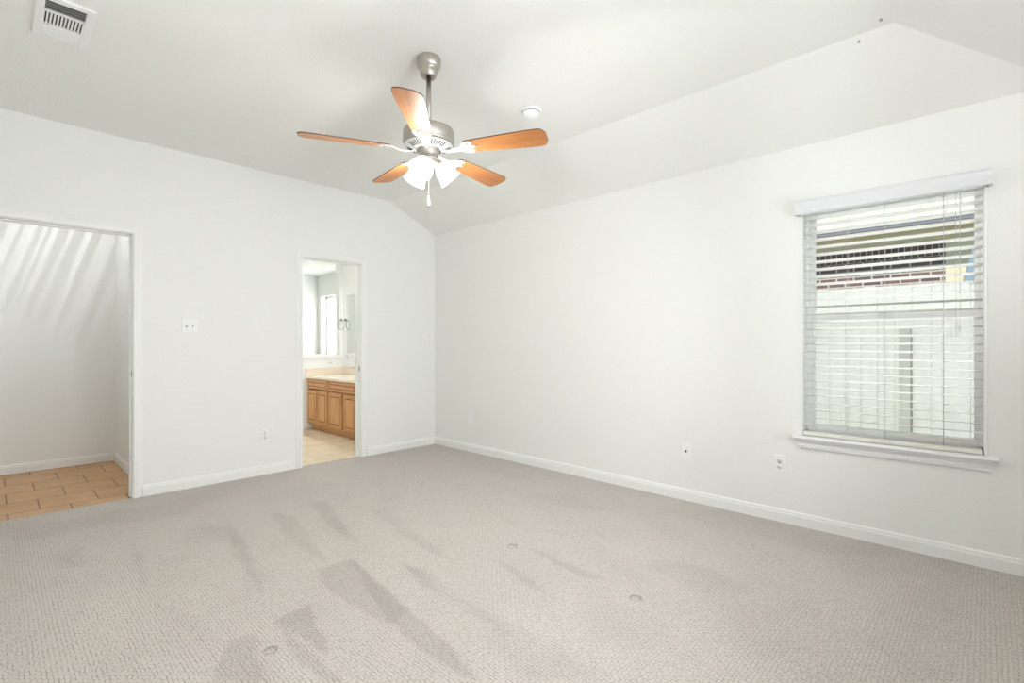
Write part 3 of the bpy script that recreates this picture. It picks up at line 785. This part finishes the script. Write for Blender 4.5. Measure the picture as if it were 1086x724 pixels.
mi = MB(); mi.box(-.066, -.061, .45, 2.06, .845, 1.89, .0015)
tag(mi.build('wall_mirror', M['mirror']), 'frameless mirror on the side wall above the vanity counter', 'mirror')
# towel ring on the column
tr = empty('towel_ring', (-.098, 2.09, 1.53)); tag(tr, 'small chrome towel ring on the narrow bathroom wall beside the tub window', 'towel ring')
chrome = mat('chrome', (.42, .44, .47), .15, metal=1.0)
s = MB(); s.lathe([(0, 0), (.020, 0), (.018, .008), (.007, .012), (.006, .038), (0, .040)], 20, Matrix.Rotation(PI/2, 4, 'X')); s.build('mount', chrome, tr)
s = MB(); rr = .072
s.tube([(-.012+rr*math.cos(t_)*.55 - .012, -.036-rr*math.cos(t_)*.35, -rr+rr*math.sin(t_)) for t_ in [2*PI*i/36 for i in range(36)]], .0045, 8, closed=True); s.build('ring', chrome, tr)
plate('power_outlet', T(-.271, 2.09, .909) @ Matrix.Rotation(PI/2, 4, 'Y'), 0, 0, 1, 'outlet', 'white sideways outlet above the vanity backsplash', 'outlet', .07, .115)
plate('light_switch', T(.335, 4.33, 1.235), 0, 0, 1, 'switch', 'light switch on the far bathroom wall behind the tub', 'light switch')
# lamps of the bathroom: bar over the mirror
vb = empty('vanity_light_bar', (-.06, 1.05, 2.12)); tag(vb, 'light bar above the vanity mirror', 'lamp')
s = MB(); s.box(-.05, -.002, -.42, .42, -.04, .04, .004); s.build('back_plate', chrome, vb)

# ------------------------------------------------------------------ outdoors
s = MB(); s.box(.14, 40, -30, 30, -.35, -.20); structure(s.build('ground', M['ground']))
fe = empty('wooden_fence', (2.5, -4, -.2)); tag(fe, 'weathered picket fence close outside the window, below the brick house', 'fence')
pk = None
for i in range(34):
    y = -6.2 + i*.137
    if pk is None:
        s = MB(); s.prism([(-.067, 0), (.067, 0), (.067, 1.91), (.048, 1.955), (-.048, 1.955), (-.067, 1.91)], 'x', 0, .018); pk = s.build('picket', M['fence'], fe); o = pk
    else: o = pk.copy(); COL.objects.link(o); o.parent = fe
    o.location = (0, y+4, random.uniform(-.006, .006))
for z in (.35, 1.50):
    s = MB(); s.box(.018, .056, -2.6, 2.6, z-.045, z+.045); s.build('rail', M['fence'], fe)
s = MB(); s.box(-.09, -.002, -.205, -.115, 0, 1.53, .004); s.build('post', M['fence_post'], fe)

hs = empty('neighbour_house', (5.5, 0, -.2)); mm = T(-5.5, 0, .2)
tag(hs, 'dark brick house with tan trim and grey fascia beyond the fence', 'house')
s = MB(); s.box(5.5, 5.8, -4.32, 12, -.2, 2.41); s.build('brick_wall', M['brick'], hs, mm)
s = MB(); s.box(5.49, 5.8, -4.32, 12, 2.41, 2.63); s.build('soldier_course', M['soldier'], hs, mm)
s = MB(); s.box(5.42, 5.8, -4.36, 12, 2.63, 2.80); s.build('frieze_board', M['soffit'], hs, mm)
s = MB(); s.box(5.10, 5.8, -4.66, 12, 2.80, 2.83); s.build('soffit', M['soffit'], hs, mm)
s = MB(); s.box(5.06, 5.10, -4.68, 12, 2.80, 2.90); s.build('fascia', M['fascia'], hs, mm)
s = MB(); s.prism([(5.05, 2.90), (9.5, 5.3), (9.5, 5.25), (5.05, 2.85)], 'y', -4.68, 12); s.build('roof', M['shingle'], hs, mm)
s = MB(); s.prism([(-4.32, -.2), (-4.40, -.2), (-4.50, 2.05), (-4.665, 2.80), (-4.32, 2.80)], 'x', 5.48, 5.75); s.build('corner_board', M['soffit'], hs, mm)

# hall ceiling lamp: a ribbed, slightly leaning glass jar; its ribs throw the streaks on the hall wall
hl = empty('hall_ceiling_light', (-3.2, .95, 2.6)); tag(hl, 'ribbed glass ceiling lamp in the tiled hall', 'lamp')
s = MB(); s.lathe([(0, 0), (.07, 0), (.07, -.02), (.05, -.035), (0, -.035)], 32); s.build('canopy', M['nickel'], hl)
rib = bpy.data.materials.new('ribbed_glass'); rib.use_nodes = True; t = rib.node_tree; t.nodes.clear()
o = t.nodes.new('ShaderNodeOutputMaterial'); a = N(t, 'ShaderNodeBsdfTransparent'); a.inputs[0].default_value = (.5, .5, .5, 1); t.links.new(a.outputs[0], o.inputs[0])
s = MB(); rnd = random.Random(7); a_ = 0
tl = T(0, 0, -.16) @ Matrix.Rotation(math.radians(17), 4, 'Y')
while a_ < 2*PI:
    w_ = rnd.uniform(.03, .11); r_ = .075
    s.prism([(r_*math.cos(a_), r_*math.sin(a_)), (r_*math.cos(a_+w_), r_*math.sin(a_+w_)), ((r_+.003)*math.cos(a_+w_*.5), (r_+.003)*math.sin(a_+w_*.5))], 'z', -.11, .09, tl)
    a_ += w_ + rnd.uniform(.03, .12)
s.build('ribbed_shade', rib, hl)

# two tiny screws left in the ceiling near the hip
for loc, lab in (((-.674, -4.357, H), 'tiny dark screw in the flat ceiling by the top corner of the slope'), ((-.569, -4.254, 2.7256), 'tiny screw in the sloped ceiling just below the crease')):
    s = MB(); s.lathe([(0, .006), (.003, .006), (.003, -.006), (.007, -.007), (.006, -.011), (0, -.012)], 12)
    o = s.build('ceiling_screw', M['brass']); o.location = loc; tag(o, lab, 'screw')
